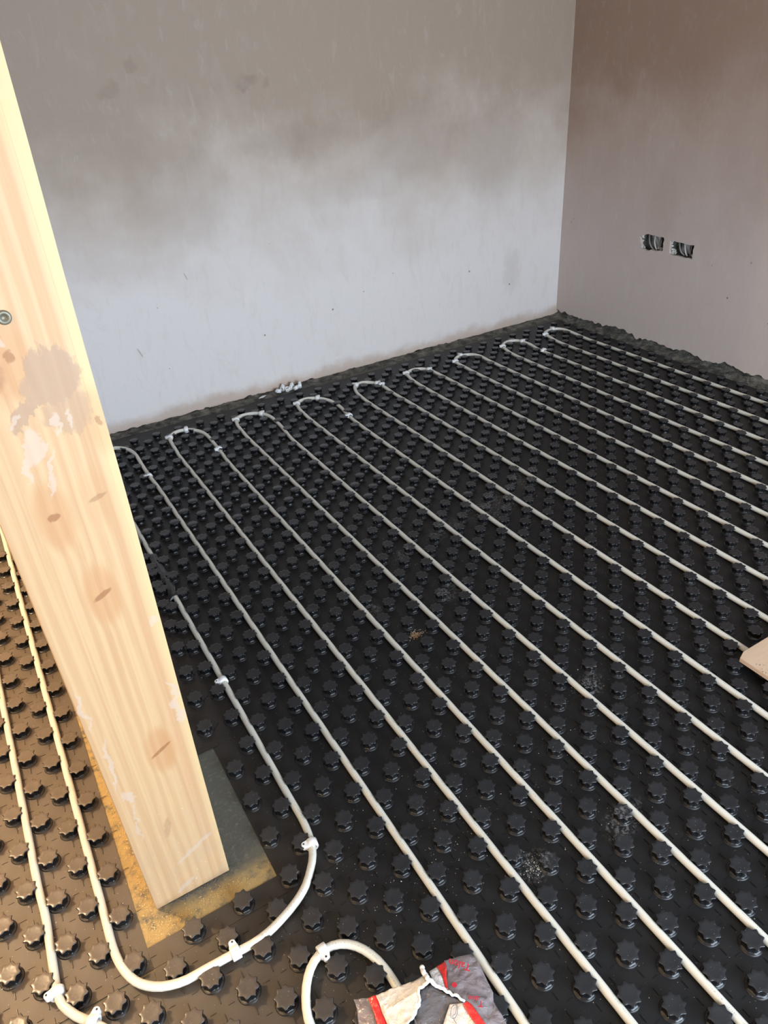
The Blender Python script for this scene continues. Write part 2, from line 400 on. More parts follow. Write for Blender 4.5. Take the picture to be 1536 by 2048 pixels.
# ------------------------------------------------------------------ sockets' recesses
for (y0, y1, z0, z1, lab) in ((1.275, 1.44, .462, .552, 'open recessed back box with loose cables, the one nearer the room corner'),
                              (1.098, 1.252, .468, .548, 'open recessed back box with broken plaster lump, the one farther from the corner')):
    yc, zc = (y0 + y1) / 2, (z0 + z1) / 2
    t = thing('socket_back_box', lab, 'socket box', (CX + .045, yc, zc), 0, 'chased socket openings in the right wall')
    bm = bmesh.new(); hy, hz = (y1 - y0) / 2, (z1 - z0) / 2
    # tray: back plate and four sides
    box(bm, .0, .002, -hy, hy, -hz, hz)
    for s in (-1, 1):
        box(bm, -.040, 0, s * hy - .001, s * hy + .001, -hz, hz); box(bm, -.040, 0, -hy, hy, s * hz - .001, s * hz + .001)
    mesh_obj('metal_tray', bm, M['mortar'], t)
    bm = bmesh.new(); box(bm, -.006, -.003, -hy * .2, hy * .55, -hz * .7, hz * .7); mesh_obj('back_plate', bm, M['steel'], t)
    for k in range(3):
        bm = bmesh.new(); q = [(-.005, hy * (.8 - .5 * k), hz * .8), (-.022, hy * (.55 - .4 * k), hz * R.uniform(-.1, .3)), (-.028, hy * (.3 - .35 * k), -hz * .5), (-.02, hy * (.1 - .2 * k), -hz * .85)]
        tube(bm, catmull(q, .004), .0035, 8); mesh_obj('cable', bm, M['cable'] if k != 1 else M['white'], t)
    for k in range(13):
        p = (R.uniform(-.036, -.015), R.choice((R.uniform(-hy, -hy * .2), hy * R.uniform(.8, .98))), R.uniform(-hz * .95, -hz * .45)) if k < 8 else (R.uniform(-.050, -.035), hy * R.uniform(.80, .94), hz * R.uniform(-.7, .7))
        bm = bmesh.new(); bmesh.ops.create_icosphere(bm, subdivisions=2, radius=R.uniform(.005, .010 if k < 8 else .007))
        for q in bm.verts: q.co *= 1 + .5 * nz(q.co.x, q.co.y, q.co.z + k, 140)
        o = mesh_obj('plaster_lump', bm, M['crumb'], t); o.location = p; o.rotation_euler = (R.uniform(0, 3), 0, 0); o.scale = (1, R.uniform(.7, 1.3), R.uniform(.6, 1))

# ------------------------------------------------------------------ studded floor panels
PX, PY = .05, .0513
def stud_mesh(name, seg, prof):
    bm = bmesh.new()
    def rf(k, r, t):
        d = prof[k][2]
        return r - d * .86 * (max(0, abs(math.sin(4 * t)) - .32) / .68) ** .65
    rings = lathe(bm, [(p[0], p[1]) for p in prof], seg, rf, cap=False)
    c = bm.verts.new((0, 0, prof[-1][1] - .0006)); top = rings[-1]
    for i in range(seg): bm.faces.new((top[i], top[(i + 1) % seg], c))
    me = bpy.data.meshes.new(name); bm.normal_update(); bm.to_mesh(me); bm.free()
    for f in me.polygons: f.use_smooth = True
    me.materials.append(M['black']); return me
PROF = [(.0216, .0012, .0), (.0210, .0024, .0), (.0198, .0034, .0003), (.0178, .0042, .0012), (.0166, .0070, .0018), (.0164, .0135, .0022), (.0178, .0168, .0032),
        (.0212, .0192, .0052), (.0219, .0200, .0055), (.0218, .0209, .0055), (.0211, .0217, .0052), (.0198, .0221, .0046), (.0120, .0218, .001)]
STUD = stud_mesh('stud', 48, PROF)
LOW = stud_mesh('stud_low', 24, [PROF[i] for i in (0, 3, 5, 7, 9, 11)])
def cam_dist(x, y):
    return (Vector((x, y, 0)) - cam.matrix_world.translation).length
def in_view(x, y, z=.01, m=.06):
    v = Vector((x, y, z)) - cam.matrix_world.translation; d = v.dot(r2)
    if d < .1: return False
    u, w_ = v.dot(r0) / d * 1468 / 768, v.dot(r1) / d * 1468 / 1024
    return abs(u) < 1 + m and abs(w_) < 1 + m
def ridges(bm, x, y, z0=.0014):
    for s in (-1, 1):
        for a, b in ((.0275, .042),):
            y0, y1 = sorted((y + s * a, y + s * b)); box(bm, x - .0005, x + .0005, y0, y1, z0, z0 + .0018)
            x0, x1 = sorted((x + s * a, x + s * (b - .003))); box(bm, x0, x1, y - .0004, y + .0004, z0, z0 + .0010)
def panel(label, rects, sites, ridge=False, group='black studded underfloor heating panels', thick=.0014, name='studded_floor_panel'):
    cx = sum(r[0] + r[1] for r in rects) / 2 / len(rects); cy = sum(r[2] + r[3] for r in rects) / 2 / len(rects)
    t = thing(name, label, 'floor panel', (cx, cy, 0), 0, group)
    bm = bmesh.new()
    for (x0, x1, y0, y1) in rects: box(bm, x0 - cx, x1 - cx, y0 - cy, y1 - cy, .0002, thick)
    if ridge:
        for (x, y) in sites: ridges(bm, x - cx, y - cy, thick)
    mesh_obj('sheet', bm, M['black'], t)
    vis = sorted([s for s in sites if in_view(*s)], key=lambda s: cam_dist(*s)); big = vis[:100]
    bigset = set(big); rest = [s for s in sites if s not in bigset and (s in vis or not big or True)]
    for (x, y) in big:
        o = bpy.data.objects.new('stud', STUD); C.objects.link(o); o.parent = t
        o.location = (x - cx, y - cy, 0); o.rotation_euler = (0, 0, PI / 8 + R.uniform(-.1, .1))
    if rest:
        vv, ff = [], []
        src = STUD if any(cam_dist(*s) < 2.6 for s in rest) else LOW
        for (x, y) in rest:
            o0 = len(vv); ro = PI / 8 + R.uniform(-.1, .1); ca, sa = math.cos(ro), math.sin(ro)
            vv += [(v.co.x * ca - v.co.y * sa + x - cx, v.co.x * sa + v.co.y * ca + y - cy, v.co.z) for v in src.vertices]
            ff += [tuple(i + o0 for i in f.vertices) for f in src.polygons]
        me = bpy.data.meshes.new('studs'); me.from_pydata(vv, [], ff); me.materials.append(M['black'])
        for f in me.polygons: f.use_smooth = True
        o = bpy.data.objects.new('stud_field', me); C.objects.link(o); o.parent = t; o['kind'] = 'stuff'
    return t
def lattice(x0, x1, y0, y1, dx=0., dy=0., ok=None):
    out = []
    for c in range(-80, 60):
        for n in range(-50, 50):
            if (c + n) % 2: continue
            x, y = PX * c + dx, -PY * n + dy
            if x0 < x < x1 and y0 < y < y1 and (ok is None or ok(x, y)): out.append((x, y))
    return out
YS = [-1.215, -.3815, .4535, 1.287, 1.915]
XS = -.635; XM = .825; XR = 2.398
lim_back = lambda x, y: y < 1.875
# columns of panels to the right of the post
def ok2(x, y):     # slot for the post and the off-cut strip
    if x < -.365 and y > -.345 and y < .98: return False
    if x < -.33 and .03 < y < .98: return False
    if x < -.44 and y > .5: return False
    return True
G_ = .0006
panel('black studded panel at the front, under the clip bag and front pipe bend', [(XS, XM - G_, YS[0], YS[1] - G_)], lattice(XS + .01, XM, YS[0], YS[1]), True)
panel('black studded panel in front right, under the corner of the plywood board', [(XM, XR, YS[0], YS[1] - G_)], lattice(XM, XR - .01, YS[0], YS[1]))
panel('black studded panel notched around the foot of the timber post', [(-.371, XM - G_, YS[1], YS[2] - G_), (XS, -.371, YS[1], -.338)], lattice(XS + .01, XM, YS[1], YS[2], ok=ok2))
panel('black studded panel at mid right, under the pipes leaving the right edge', [(XM, XR, YS[1], YS[2] - G_)], lattice(XM, XR - .01, YS[1], YS[2]))
panel('black studded panel behind the post, between the off-cut strip and dusty footprints', [(-.46, XM - G_, YS[2], YS[3] - G_)], lattice(-.46, XM, YS[2], YS[3], ok=ok2))
panel('black studded panel under the dusty footprints, reaching to the right wall', [(XM, XR, YS[2], YS[3] - G_)], lattice(XM, XR - .01, YS[2], YS[3]))
panel('black studded panel against the back wall, under the loops nearest the post', [(-.46, XM - G_, YS[3], 1.960)], lattice(-.46, XM, YS[3], YS[4], ok=lim_back))
panel('black studded panel in the far corner of the room, against both walls', [(XM, XR, YS[3], 1.925)], lattice(XM, XR - .01, YS[3], YS[4], ok=lim_back))
# panels on the left of the post
panel('glow-tinted studded panel left of the post, under two straight pipes', [(-1.9, XS - .0012, YS[1], YS[2] - G_)], lattice(-1.9, XS - .005, YS[1] + .012, YS[2], -.0135), True)
panel('glow-tinted studded panel at the bottom left corner, under the clipped pipe end', [(-1.9, XS - .0012, YS[0], YS[1] - .004)], lattice(-1.9, XS - .005, YS[0], YS[1], -.008), True)
panel('glow-tinted studded panel farthest back on the left of the post', [(-1.9, XS - .0012, YS[2], YS[3])], lattice(-1.9, XS - .005, YS[2], YS[3], -.0135), True)

# off-cut strip laid beside the post, its end lapping over the pipe
t = thing('panel_offcut', 'narrow black studded off-cut lying beside the post, lapped over the white pipe', 'floor panel', (-.37, .45, 0))
bm = bmesh.new()
def redge(y):
    if y < .55: return -.352 + (y - .045) * .105 + (.012 if (y * 9.4) % 1 < .5 else 0)
    if y < .655: return -.298
    if y < .80: return -.272 + .03 * (y - .655) / .145
    return -.248
ny, nx = 90, 16; g = []
for i in range(ny + 1):
    y = .045 + (.925 - .045) * i / ny; xr = redge(y); xl = -.455
    if y < .05: xr = -.36
    row = []
    for j in range(nx + 1):
        x = xl + (xr - xl) * j / nx
        lift = max(0, min(1, (y - .62) / .05)); dd = abs(x + .275)
        z = .0030 + lift * .0185 * math.exp(-(max(0, dd - .008) / .012) ** 2) * (1 if y > .64 else lift) + .0008 * nz(x, y, 0, 30)
        row.append(bm.verts.new((x + .37, y - .45, z)))
    g.append(row)
for i in range(ny):
    for j in range(nx): bm.faces.new((g[i][j], g[i][j + 1], g[i + 1][j + 1], g[i + 1][j]))
o = mesh_obj('sheet', bm, M['black'], t); sm = o.modifiers.new('thick', 'SOLIDIFY'); sm.thickness = .0009; sm.offset = -1
for k in range(9):
    for col_, off in ((0, 0), (-1, .5)):
        y = .106 + .1068 * (k + off); x = -.369 + .096 * (y - .106) - .0 + col_ * .052
        if y > .90: continue
        o = bpy.data.objects.new('stud', STUD); C.objects.link(o); o.parent = t; o.location = (x + .37, y - .45, .0016); o.rotation_euler = (0, 0, .3 + R.uniform(-.1, .1))

# ------------------------------------------------------------------ pipes
PR = .008; ZP = .0108
def leg(x, y0, y1, z=ZP, seed=0.):
    n = max(2, int(abs(y1 - y0) / .12)); out = []
    for i in range(n + 1):
        y = y0 + (y1 - y0) * i / n; out.append((x + .0009 * nz(x, y, seed, 1.6), y, z))
    return out
def pipe(label, pts, group='white heating pipes pressed between the studs'):
    bm = bmesh.new(); p = catmull(pts); base = Vector((p[0].x, p[0].y, 0)); tube(bm, [q - base for q in p], PR, 16)
    o = mesh_obj('heating_pipe', bm, M['pipe']); o.location = base; tag(o, label, 'pipe', group); return o
YB = -1.6
zb = .016
LOOPS = [
 [(.030, 1.70), (.037, 1.765), (.054, 1.798), (.083, 1.819), (.124, 1.813), (.158, 1.779), (.178, 1.735), (.185, 1.67), (.184, 1.60), (.181, 1.53)],
 [(.329, 1.69), (.339, 1.745), (.356, 1.782), (.391, 1.797), (.438, 1.786), (.471, 1.752), (.488, 1.694), (.489, 1.59)],
 [(.628, 1.68), (.644, 1.750), (.666, 1.776), (.707, 1.782), (.750, 1.756), (.785, 1.694), (.796, 1.608), (.780, 1.49)],
 [(.928, 1.66), (.943, 1.729), (.968, 1.775), (1.012, 1.788), (1.045, 1.764), (1.067, 1.721), (1.073, 1.667), (1.072, 1.58)],
 [(1.226, 1.65), (1.234, 1.708), (1.251, 1.752), (1.297, 1.770), (1.338, 1.755), (1.362, 1.713), (1.370, 1.651)],
 [(1.526, 1.63), (1.524, 1.695), (1.540, 1.745), (1.590, 1.777), (1.645, 1.762), (1.672, 1.712), (1.674, 1.639)],
 [(1.826, 1.64), (1.840, 1.715), (1.866, 1.764), (1.922, 1.788), (1.968, 1.763), (1.982, 1.687), (1.974, 1.59)],
 [(2.127, 1.62), (2.134, 1.690), (2.148, 1.748), (2.178, 1.776), (2.230, 1.784), (2.266, 1.762), (2.277, 1.701)]]
names = ['white pipe hairpin nearest the post, three clips on its bend', 'white pipe hairpin, second of the eight complete ones counting from the post', 'white pipe hairpin just right of the loose clips at the back wall',
         'white pipe hairpin with two clips jammed together on its bend', 'white pipe hairpin, fifth of the eight complete ones counting from the post', 'white pipe hairpin third from the right wall',
         'white pipe hairpin second from the right wall, three clips on its bend', 'white pipe hairpin running closest along the right wall']
for j, L in enumerate(LOOPS):
    xl = .025 + .3 * j; xr = xl + .15
    lo = leg(xl, YB, L[0][1] - .12, seed=j); hi = leg(xr, L[-1][1] - .14, YB, seed=j + 9)
    pipe(names[j], lo + [(x, y, ZP + (zb - ZP) * min(1, max(0, (y - 1.6) / .1))) for x, y in L] + hi)
zc_ = .0165
pB = leg(-.690, 1.95, -.16) + [(-.690, -.24, ZP), (-.690, -.31, .013), (-.683, -.357, zc_), (-.668, -.394, zc_), (-.643, -.420, zc_), (-.616, -.434, zc_), (-.588, -.441, zc_), (-.555, -.442, zc_),
      (-.53, -.443, zc_), (-.497, -.444, zc_), (-.464, -.446, zc_), (-.430, -.442, zc_), (-.395, -.431, zc_), (-.362, -.417, zc_), (-.332, -.397, zc_), (-.309, -.371, zc_), (-.293, -.347, .015), (-.281, -.312, .013), (-.2745, -.26, ZP)] \
    + leg(-.275, -.19, 1.56, seed=3) + [(-.273, 1.68, .013), (-.262, 1.76, zb), (-.235, 1.815, zb), (-.195, 1.832, zb), (-.163, 1.810, zb), (-.138, 1.766, zb), (-.128, 1.70, zb), (-.130, 1.604, zb), (-.1295, 1.49, .013)] + leg(-.125, 1.36, YB, seed=4)
pipe('long white pipe bending round the foot of the post and back up beside it', pB)
pipe('white pipe at the far left edge, curling away at the bottom corner', leg(-.793, 1.95, -.10) + [(-.790, -.169, ZP), (-.792, -.24, ZP), (-.794, -.30, ZP), (-.794, -.335, .014), (-.789, -.363, zb), (-.772, -.394, zb), (-.752, -.418, zb), (-.733, -.443, zb), (-.712, -.480, zb), (-.698, -.530, .014), (-.691, -.60, ZP)] + leg(-.689, -.72, YB))
pipe('short white pipe hoop at the bottom, passing under the clip bag', leg(-.430, YB, -.70) + [(-.431, -.64, .013), (-.430, -.612, zb), (-.419, -.580, zb), (-.402, -.553, zb), (-.381, -.535, zb), (-.354, -.527, zb), (-.327, -.533, zb), (-.304, -.552, zb), (-.288, -.580, zb), (-.279, -.611, .014), (-.275, -.655, ZP)] + leg(-.275, -.76, YB))

# ------------------------------------------------------------------ pipe clips
def clip_parts():
    t = thing('pipe_clip', '', 'pipe clip')
    bm = bmesh.new(); seg = 28; W = .0085; ro, ri = .0128, .0081
    R0 = []
    for s, (a, b) in ((-W, (ri, ro - .0008)), (-W + .0008, (ri, ro)), (W - .0008, (ri, ro)), (W, (ri, ro - .0008))):
        R0.append(([bm.verts.new((ri * math.cos(2 * PI * k / seg), s, ri * math.sin(2 * PI * k / seg))) for k in range(seg)],
                   [bm.verts.new((b * math.cos(2 * PI * k / seg), s, b * math.sin(2 * PI * k / seg))) for k in range(seg)]))
    for q in range(3):
        for k in range(seg):
            k2 = (k + 1) % seg
            f = bm.faces.new((R0[q][1][k], R0[q][1][k2], R0[q + 1][1][k2], R0[q + 1][1][k])); f.smooth = True
            f = bm.faces.new((R0[q][0][k2], R0[q][0][k], R0[q + 1][0][k], R0[q + 1][0][k2])); f.smooth = True
    for q in (0, 3):
        for k in range(seg):
            k2 = (k + 1) % seg; bm.faces.new((R0[q][0][k], R0[q][0][k2], R0[q][1][k2], R0[q][1][k]))
    # base foot under the ring
    box(bm, -.006, .006, -.006, .006, -.0134, -.0105)
    bmesh.ops.recalc_face_normals(bm, faces=bm.faces[:])
    mesh_obj('ring', bm, M['white'], t)
    bm = bmesh.new(); sh = []
    for k in range(17):
        a = -PI / 2 + PI * k / 16; sh.append((-.0165 - .0048 * math.cos(a), .0062 * math.sin(a)))
    sh = [(-.0085, -.0078)] + sh[::1] + [(-.0085, .0078)]
    lo = [bm.verts.new((x, y, -.002)) for x, y in sh]; up = [bm.verts.new((x, y, .0095)) for x, y in sh]
    bm.faces.new(up); bm.faces.new(lo[::-1])
    for k in range(len(sh)): k2 = (k + 1) % len(sh); bm.faces.new((lo[k], lo[k2], up[k2], up[k]))
    bmesh.ops.recalc_face_normals(bm, faces=bm.faces[:]); bmesh.ops.bevel(bm, geom=[e for e in bm.edges if abs((e.verts[0].co - e.verts[1].co).z) < 1e-6 and e.verts[0].co.z > .0085], offset=.0007, segments=2, affect='EDGES')
    mesh_obj('screw_lug', bm, M['white'], t)
    bm = bmesh.new(); bmesh.ops.create_cone(bm, cap_ends=True, segments=14, radius1=.0019, radius2=.0019, depth=.0004, matrix=Matrix.Translation((-.0165, .001, .0097)))
    mesh_obj('screw_hole', bm, M['hole'], t)
    return t
proto = clip_parts(); used = [False]
def place_clip(x, y, z, rz, label, group, tilt=(0, 0)):
    if not used[0]: o = proto; used[0] = True
    else:
        o = proto.copy(); C.objects.link(o)
        for ch in list(proto.children): c = ch.copy(); C.objects.link(c); c.parent = o
    o.location = (x, y, z); o.rotation_euler = (tilt[0], tilt[1], rz); o['label'] = label; o['group'] = group
    return o
GA = 'white nylon clips on the pipes'
def on(x, y, dx, dy, label, z=.0165, flip=False):    # dx,dy = pipe direction there
    place_clip(x, y, z, math.atan2(dy, dx) - PI / 2 + (PI if flip else 0), label, GA)
on(-.2830, -.322, .15, 1, 'white clip on the pipe bend beside the foot of the post', .0135)
on(-.497, -.444, -1, -.0, 'white clip on the pipe in front of the post foot', flip=True)
on(-.360, -.5275, 1, .05, 'white clip at the top of the short pipe hoop by the bag', flip=True)
on(-.794, -.336, 0, 1, 'white clip at the bottom of the far left pipe', .014)
on(-.748, -.421, -.8, .6, 'white clip cut by the bottom edge of the photo, on the far left pipe', flip=True)
on(-.2755, .236, 0, 1, 'white clip halfway up the pipe just right of the post', ZP)
on(-.1305, 1.488, 0, 1, 'white clip on the part-hidden far loop next to the post', .0135)
CL = [(.041, 1.775, .5, 1, 'left end of the far bend of the hairpin nearest the post'), (.126, 1.812, 1, -.3, 'crown of the far bend of the hairpin nearest the post'), (.182, 1.535, 0, 1, 'right leg of the hairpin nearest the post, below its bend'),
      (.348, 1.767, .4, 1, 'left end of the second hairpin from the post'), (.466, 1.758, .6, -.8, 'right side of the bend of the second hairpin from the post'),
      (.646, 1.753, .5, 1, 'left end of the hairpin beside the loose clips'), (.752, 1.754, .6, -.6, 'crown of the hairpin beside the loose clips'), (.780, 1.487, 0, 1, 'right leg of the hairpin beside the loose clips'),
      (.972, 1.777, 1, .4, 'crown of the fourth hairpin from the post'), (1.064, 1.728, .3, -1, 'upper of the two clips jammed together on the fourth hairpin'), (1.071, 1.703, .1, -1, 'lower of the two clips jammed together on the fourth hairpin'),
      (1.248, 1.748, .5, 1, 'left end of the fifth hairpin from the post'), (1.360, 1.717, .3, -1, 'right side of the fifth hairpin from the post'),
      (1.532, 1.724, .3, 1, 'left end of the hairpin third from the right wall'), (1.598, 1.777, 1, .0, 'crown of the hairpin third from the right wall'),
      (1.852, 1.742, .4, 1, 'left end of the hairpin second from the right wall'), (1.976, 1.735, .2, -1, 'right side of the hairpin second from the right wall'), (1.976, 1.56, 0, 1, 'right leg of the hairpin second from the right wall'),
      (2.146, 1.740, .3, 1, 'left end of the hairpin closest to the right wall'), (2.232, 1.784, 1, -.1, 'crown of the hairpin closest to the right wall')]
for x, y, dx, dy, lab in CL: on(x, y, dx, dy, 'white clip, ' + lab)
# loose clips against the back wall
GL = 'loose white clips dropped by the back wall'
for x, y, rz, tx, ty, lab in ((.640, 1.958, .3, 1.5, .2, 'loose C-shaped white clip, leftmost of the heap at the back wall'), (.668, 1.972, 1.9, 0, 1.2, 'loose white clip second from left in the heap at the back wall'),
                              (.682, 1.950, 2.6, 1.3, 0, 'loose white clip in the middle of the heap at the back wall'), (.712, 1.962, .8, .2, 1.4, 'loose white clip third from right in the heap at the back wall'),
                              (.724, 1.940, 2.0, 1.4, .5, 'loose white clip second from right in the heap at the back wall'), (.752, 1.955, 1.2, 0, .9, 'loose white clip, rightmost of the heap at the back wall')):
    place_clip(x, y, .0165, rz, lab, GL, (tx, ty))
bm = bmesh.new(); v = [bm.verts.new(c) for c in ((-.022, -.006, .003), (0, -.010, .004), (.020, .004, .006), (.002, .008, .005), (-.012, .004, .003))]; bm.faces.new(v)
r_ = bmesh.ops.extrude_face_region(bm, geom=bm.faces[:]); [setattr(q, 'co', q.co + Vector((0, 0, .0015))) for q in r_['geom'] if isinstance(q, bmesh.types.BMVert)]
o = mesh_obj('plastic_scrap', bm, M['white']); o.location = (.552, 1.955, .005); tag(o, 'small flat white plastic scrap left of the loose clips', 'scrap')

# ------------------------------------------------------------------ the timber post
px0, py0 = -.525, -.2755
t = thing('timber_post', 'pale planed pine post standing on bare screed at the left, smeared with plaster', 'post', (px0, py0, 0))
bm = bmesh.new(); rings = []
ZL = [.004, .1, .2, .3, .4, .5, .6, .7, .8, .9, 1.0, 1.1, 1.2, 1.35, 1.6, 2.0, H]
def itp(z, tab):
    for (a, va), (b, vb) in zip(tab, tab[1:]):
        if z <= b: return va + (vb - va) * (z - a) / (b - a)
    return tab[-1][1]
for z in ZL:
    xo = itp(z, [(0, -.449), (.326, -.4457), (.635, -.4408), (.87, -.4375), (1.17, -.4359), (1.43, -.4319), (2.5, -.425)]) - px0
    xi = itp(z, [(0, -.4495), (.326, -.4475), (.635, -.4455), (.87, -.4475), (1.17, -.4495), (1.43, -.4490), (2.5, -.445)]) - px0
    xl = -.600 - px0
    dy = (xo - xi) * .06
    pts = [(xl, .002), (xl + .0015, 0), (xi - .0005, 0), (xi, .0004), (xo, dy), (xo, .125), (xl, .125)]
    rings.append([bm.verts.new((x, y, z)) for x, y in pts])
for a, b in zip(rings, rings[1:]):
    for k in range(7): k2 = (k + 1) % 7; bm.faces.new((a[k], a[k2], b[k2], b[k]))
bm.faces.new(rings[0][::-1]); bm.faces.new(rings[-1])
mesh_obj('shaft', bm, M['wood'], t)
bm = bmesh.new(); lathe(bm, [(.0035, 0), (.0085, 0), (.0085, .0012), (.0072, .0022), (.0042, .0022), (.0035, .0010)], 20)
o = mesh_obj('screw_head', bm, M['screw'], t, True); o.rotation_euler = (PI / 2, 0, 0); o.location = (.0113, -.0002, 1.1619); o['label'] = 'dull grey screw head'

# ------------------------------------------------------------------ plywood board
t = tag(mesh_obj('plywood_board', (lambda bm: (lambda pts: ([bm.faces.new(f) for f in [[bm.verts.new((x, y, 0)) for x, y in pts]]],
      [setattr(q, 'co', q.co + Vector((0, 0, .013))) for q in bmesh.ops.extrude_face_region(bm, geom=bm.faces[:])['geom'] if isinstance(q, bmesh.types.BMVert)],
      bmesh.ops.recalc_face_normals(bm, faces=bm.faces[:]), bmesh.ops.bevel(bm, geom=[e for e in bm.edges], offset=.0009, segments=2, affect='EDGES'), bm)[-1])([(0, -.010), (.026, 0), (.62, .004), (.62, -.60), (.002, -.60)]))(bmesh.new()), M['ply']),
      'tan plywood board lying on the studs, cut off by the right edge of the photo', 'board')
t.location = (.862, -.4545, .0226)
bm = bmesh.new()
for k in range(14):
    x, y = R.uniform(.003, .03), R.uniform(-.10, -.04); bmesh.ops.create_icosphere(bm, subdivisions=1, radius=R.uniform(.0006, .0016), matrix=Matrix.Translation((x, y, .0132)))
mesh_obj('dirt_specks', bm, M['grey_crumb'], t)['kind'] = 'stuff'

# ------------------------------------------------------------------ clip bag
bt = thing('clip_bag', 'torn plastic bag with red bands and lettering, lying by the bottom pipe hoop', 'bag', (-.24, -.71, .0225))
def patch(name, pts, mat, cuts=3, amp=.0025, sc=60, thick=.0004, zoff=0.):
    bm = bmesh.new(); tr = tessellate_polygon([[Vector((x, y, 0)) for x, y, z in pts]])
    v = [bm.verts.new((x + .24, y + .71, z - .0225 + zoff)) for x, y, z in pts]
    for f in tr:
        try: bm.faces.new([v[i] for i in f])
        except ValueError: pass
    for _ in range(cuts): bmesh.ops.subdivide_edges(bm, edges=[e for e in bm.edges if e.calc_length() > .006], cuts=1, use_grid_fill=True)
    bmesh.ops.triangulate(bm, faces=bm.faces[:])
    for q in bm.verts:
        x, y = q.co.x, q.co.y
        rdg = 1 - abs(nz(x * 1.2 + .5 * y, y * .4 - x * .2, 1.7, sc)) * 2
        q.co.z = max(.0006, q.co.z + amp * (rdg * .8 + .8 * nz(x, y, 3, sc * 1.7)))
    bmesh.ops.recalc_face_normals(bm, faces=bm.faces[:])
    o = mesh_obj(name, bm, mat, bt, True); m = o.modifiers.new('thick', 'SOLIDIFY'); m.thickness = thick; return o
FILM_L= [(-0.3517, -0.6318, 0.024), (-0.3285, -0.6449, 0.027), (-0.3265, -0.6498, 0.03), (-0.3337, -0.6721, 0.03), (-0.3382, -0.6894, 0.03), (-0.34, -0.6962, 0.03), (-0.3648, -0.6777, 0.024), (-0.3624, -0.6693, 0.024), (-0.354, -0.6481, 0.024)]
BAND1= [(-0.3309, -0.6481, 0.034), (-0.3182, -0.6515, 0.034), (-0.3192, -0.6648, 0.034), (-0.3222, -0.6814, 0.034), (-0.3236, -0.7005, 0.034), (-0.3246, -0.7077, 0.034), (-0.3406, -0.6977, 0.034), (-0.3388, -0.691, 0.034), (-0.3344, -0.6737, 0.034)]
WHITE1= [(-0.3182, -0.6515, 0.034), (-0.2901, -0.6579, 0.036), (-0.2532, -0.6694, 0.04), (-0.233, -0.6747, 0.046), (-0.2307, -0.6891, 0.05), (-0.2531, -0.6898, 0.05), (-0.265, -0.7062, 0.048), (-0.2836, -0.7176, 0.046), (-0.2991, -0.7208, 0.044), (-0.3057, -0.7244, 0.044), (-0.325, -0.7085, 0.036), (-0.3239, -0.7013, 0.036), (-0.3225, -0.6822, 0.036), (-0.3195, -0.6656, 0.036)]
INNER= [(-0.2514, -0.6867, 0.044), (-0.2301, -0.6916, 0.046), (-0.2158, -0.7185, 0.044), (-0.1976, -0.7423, 0.042), (-0.2206, -0.7319, 0.04), (-0.2378, -0.7433, 0.036), (-0.2516, -0.7534, 0.034), (-0.2817, -0.7346, 0.034), (-0.2809, -0.7163, 0.04), (-0.2649, -0.7041, 0.044)]
BEIGE= [(-0.2209, -0.6703, 0.04), (-0.2043, -0.6685, 0.036), (-0.2051, -0.6856, 0.038), (-0.2115, -0.7054, 0.042), (-0.2118, -0.7126, 0.044), (-0.2263, -0.6929, 0.048)]
BAND2= [(-0.204, -0.6681, 0.035), (-0.1875, -0.6685, 0.032), (-0.191, -0.6791, 0.038), (-0.2006, -0.6929, 0.038), (-0.2105, -0.7124, 0.042), (-0.213, -0.7076, 0.042), (-0.2051, -0.6856, 0.038)]
FILM_R= [(-0.1869, -0.6659, 0.03), (-0.16, -0.673, 0.028), (-0.138, -0.6803, 0.026), (-0.136, -0.698, 0.026), (-0.1384, -0.7177, 0.024), (-0.1441, -0.7508, 0.024), (-0.152, -0.7625, 0.024), (-0.1523, -0.7829, 0.024), (-0.1538, -0.7999, 0.024), (-0.1559, -0.8084, 0.024), (-0.187, -0.7938, 0.034), (-0.1872, -0.7849, 0.036), (-0.1906, -0.7518, 0.042), (-0.1979, -0.7411, 0.042), (-0.2099, -0.7116, 0.042), (-0.2, -0.6921, 0.036)]
WHITE2= [(-0.2206, -0.7319, 0.04), (-0.2003, -0.7427, 0.042), (-0.2035, -0.7599, 0.042), (-0.2029, -0.778, 0.042), (-0.2027, -0.787, 0.04), (-0.252, -0.7541, 0.036), (-0.2383, -0.744, 0.038)]
BAND3= [(-0.2029, -0.7446, 0.043), (-0.1944, -0.7442, 0.043), (-0.1908, -0.7522, 0.043), (-0.189, -0.7872, 0.043), (-0.1886, -0.7972, 0.043), (-0.2034, -0.788, 0.043), (-0.2032, -0.7784, 0.043), (-0.2037, -0.7603, 0.043)]
RIM= [(-0.2303, -0.66, 0.05), (-0.232, -0.67, 0.052), (-0.2323, -0.6829, 0.054), (-0.23, -0.6918, 0.054), (-0.221, -0.7059, 0.05), (-0.2126, -0.7206, 0.048), (-0.2027, -0.733, 0.046), (-0.1977, -0.7423, 0.044)]
RIM2= [(-0.2312, -0.6883, 0.053), (-0.244, -0.6883, 0.052), (-0.256, -0.6907, 0.051), (-0.2608, -0.7017, 0.05), (-0.2694, -0.7095, 0.048), (-0.2836, -0.7176, 0.046), (-0.298, -0.721, 0.045), (-0.3059, -0.7248, 0.045)]
DOODLE= [(-0.2109, -0.7397, 0.0432), (-0.2189, -0.7508, 0.0432), (-0.2268, -0.7539, 0.0432), (-0.2305, -0.7495, 0.0432), (-0.2219, -0.7389, 0.0432), (-0.213, -0.7394, 0.0432), (-0.2213, -0.7493, 0.0432), (-0.2272, -0.7496, 0.0432), (-0.2287, -0.7566, 0.0432), (-0.2284, -0.7627, 0.0432)]
patch('clear_film', FILM_L, M['film'])
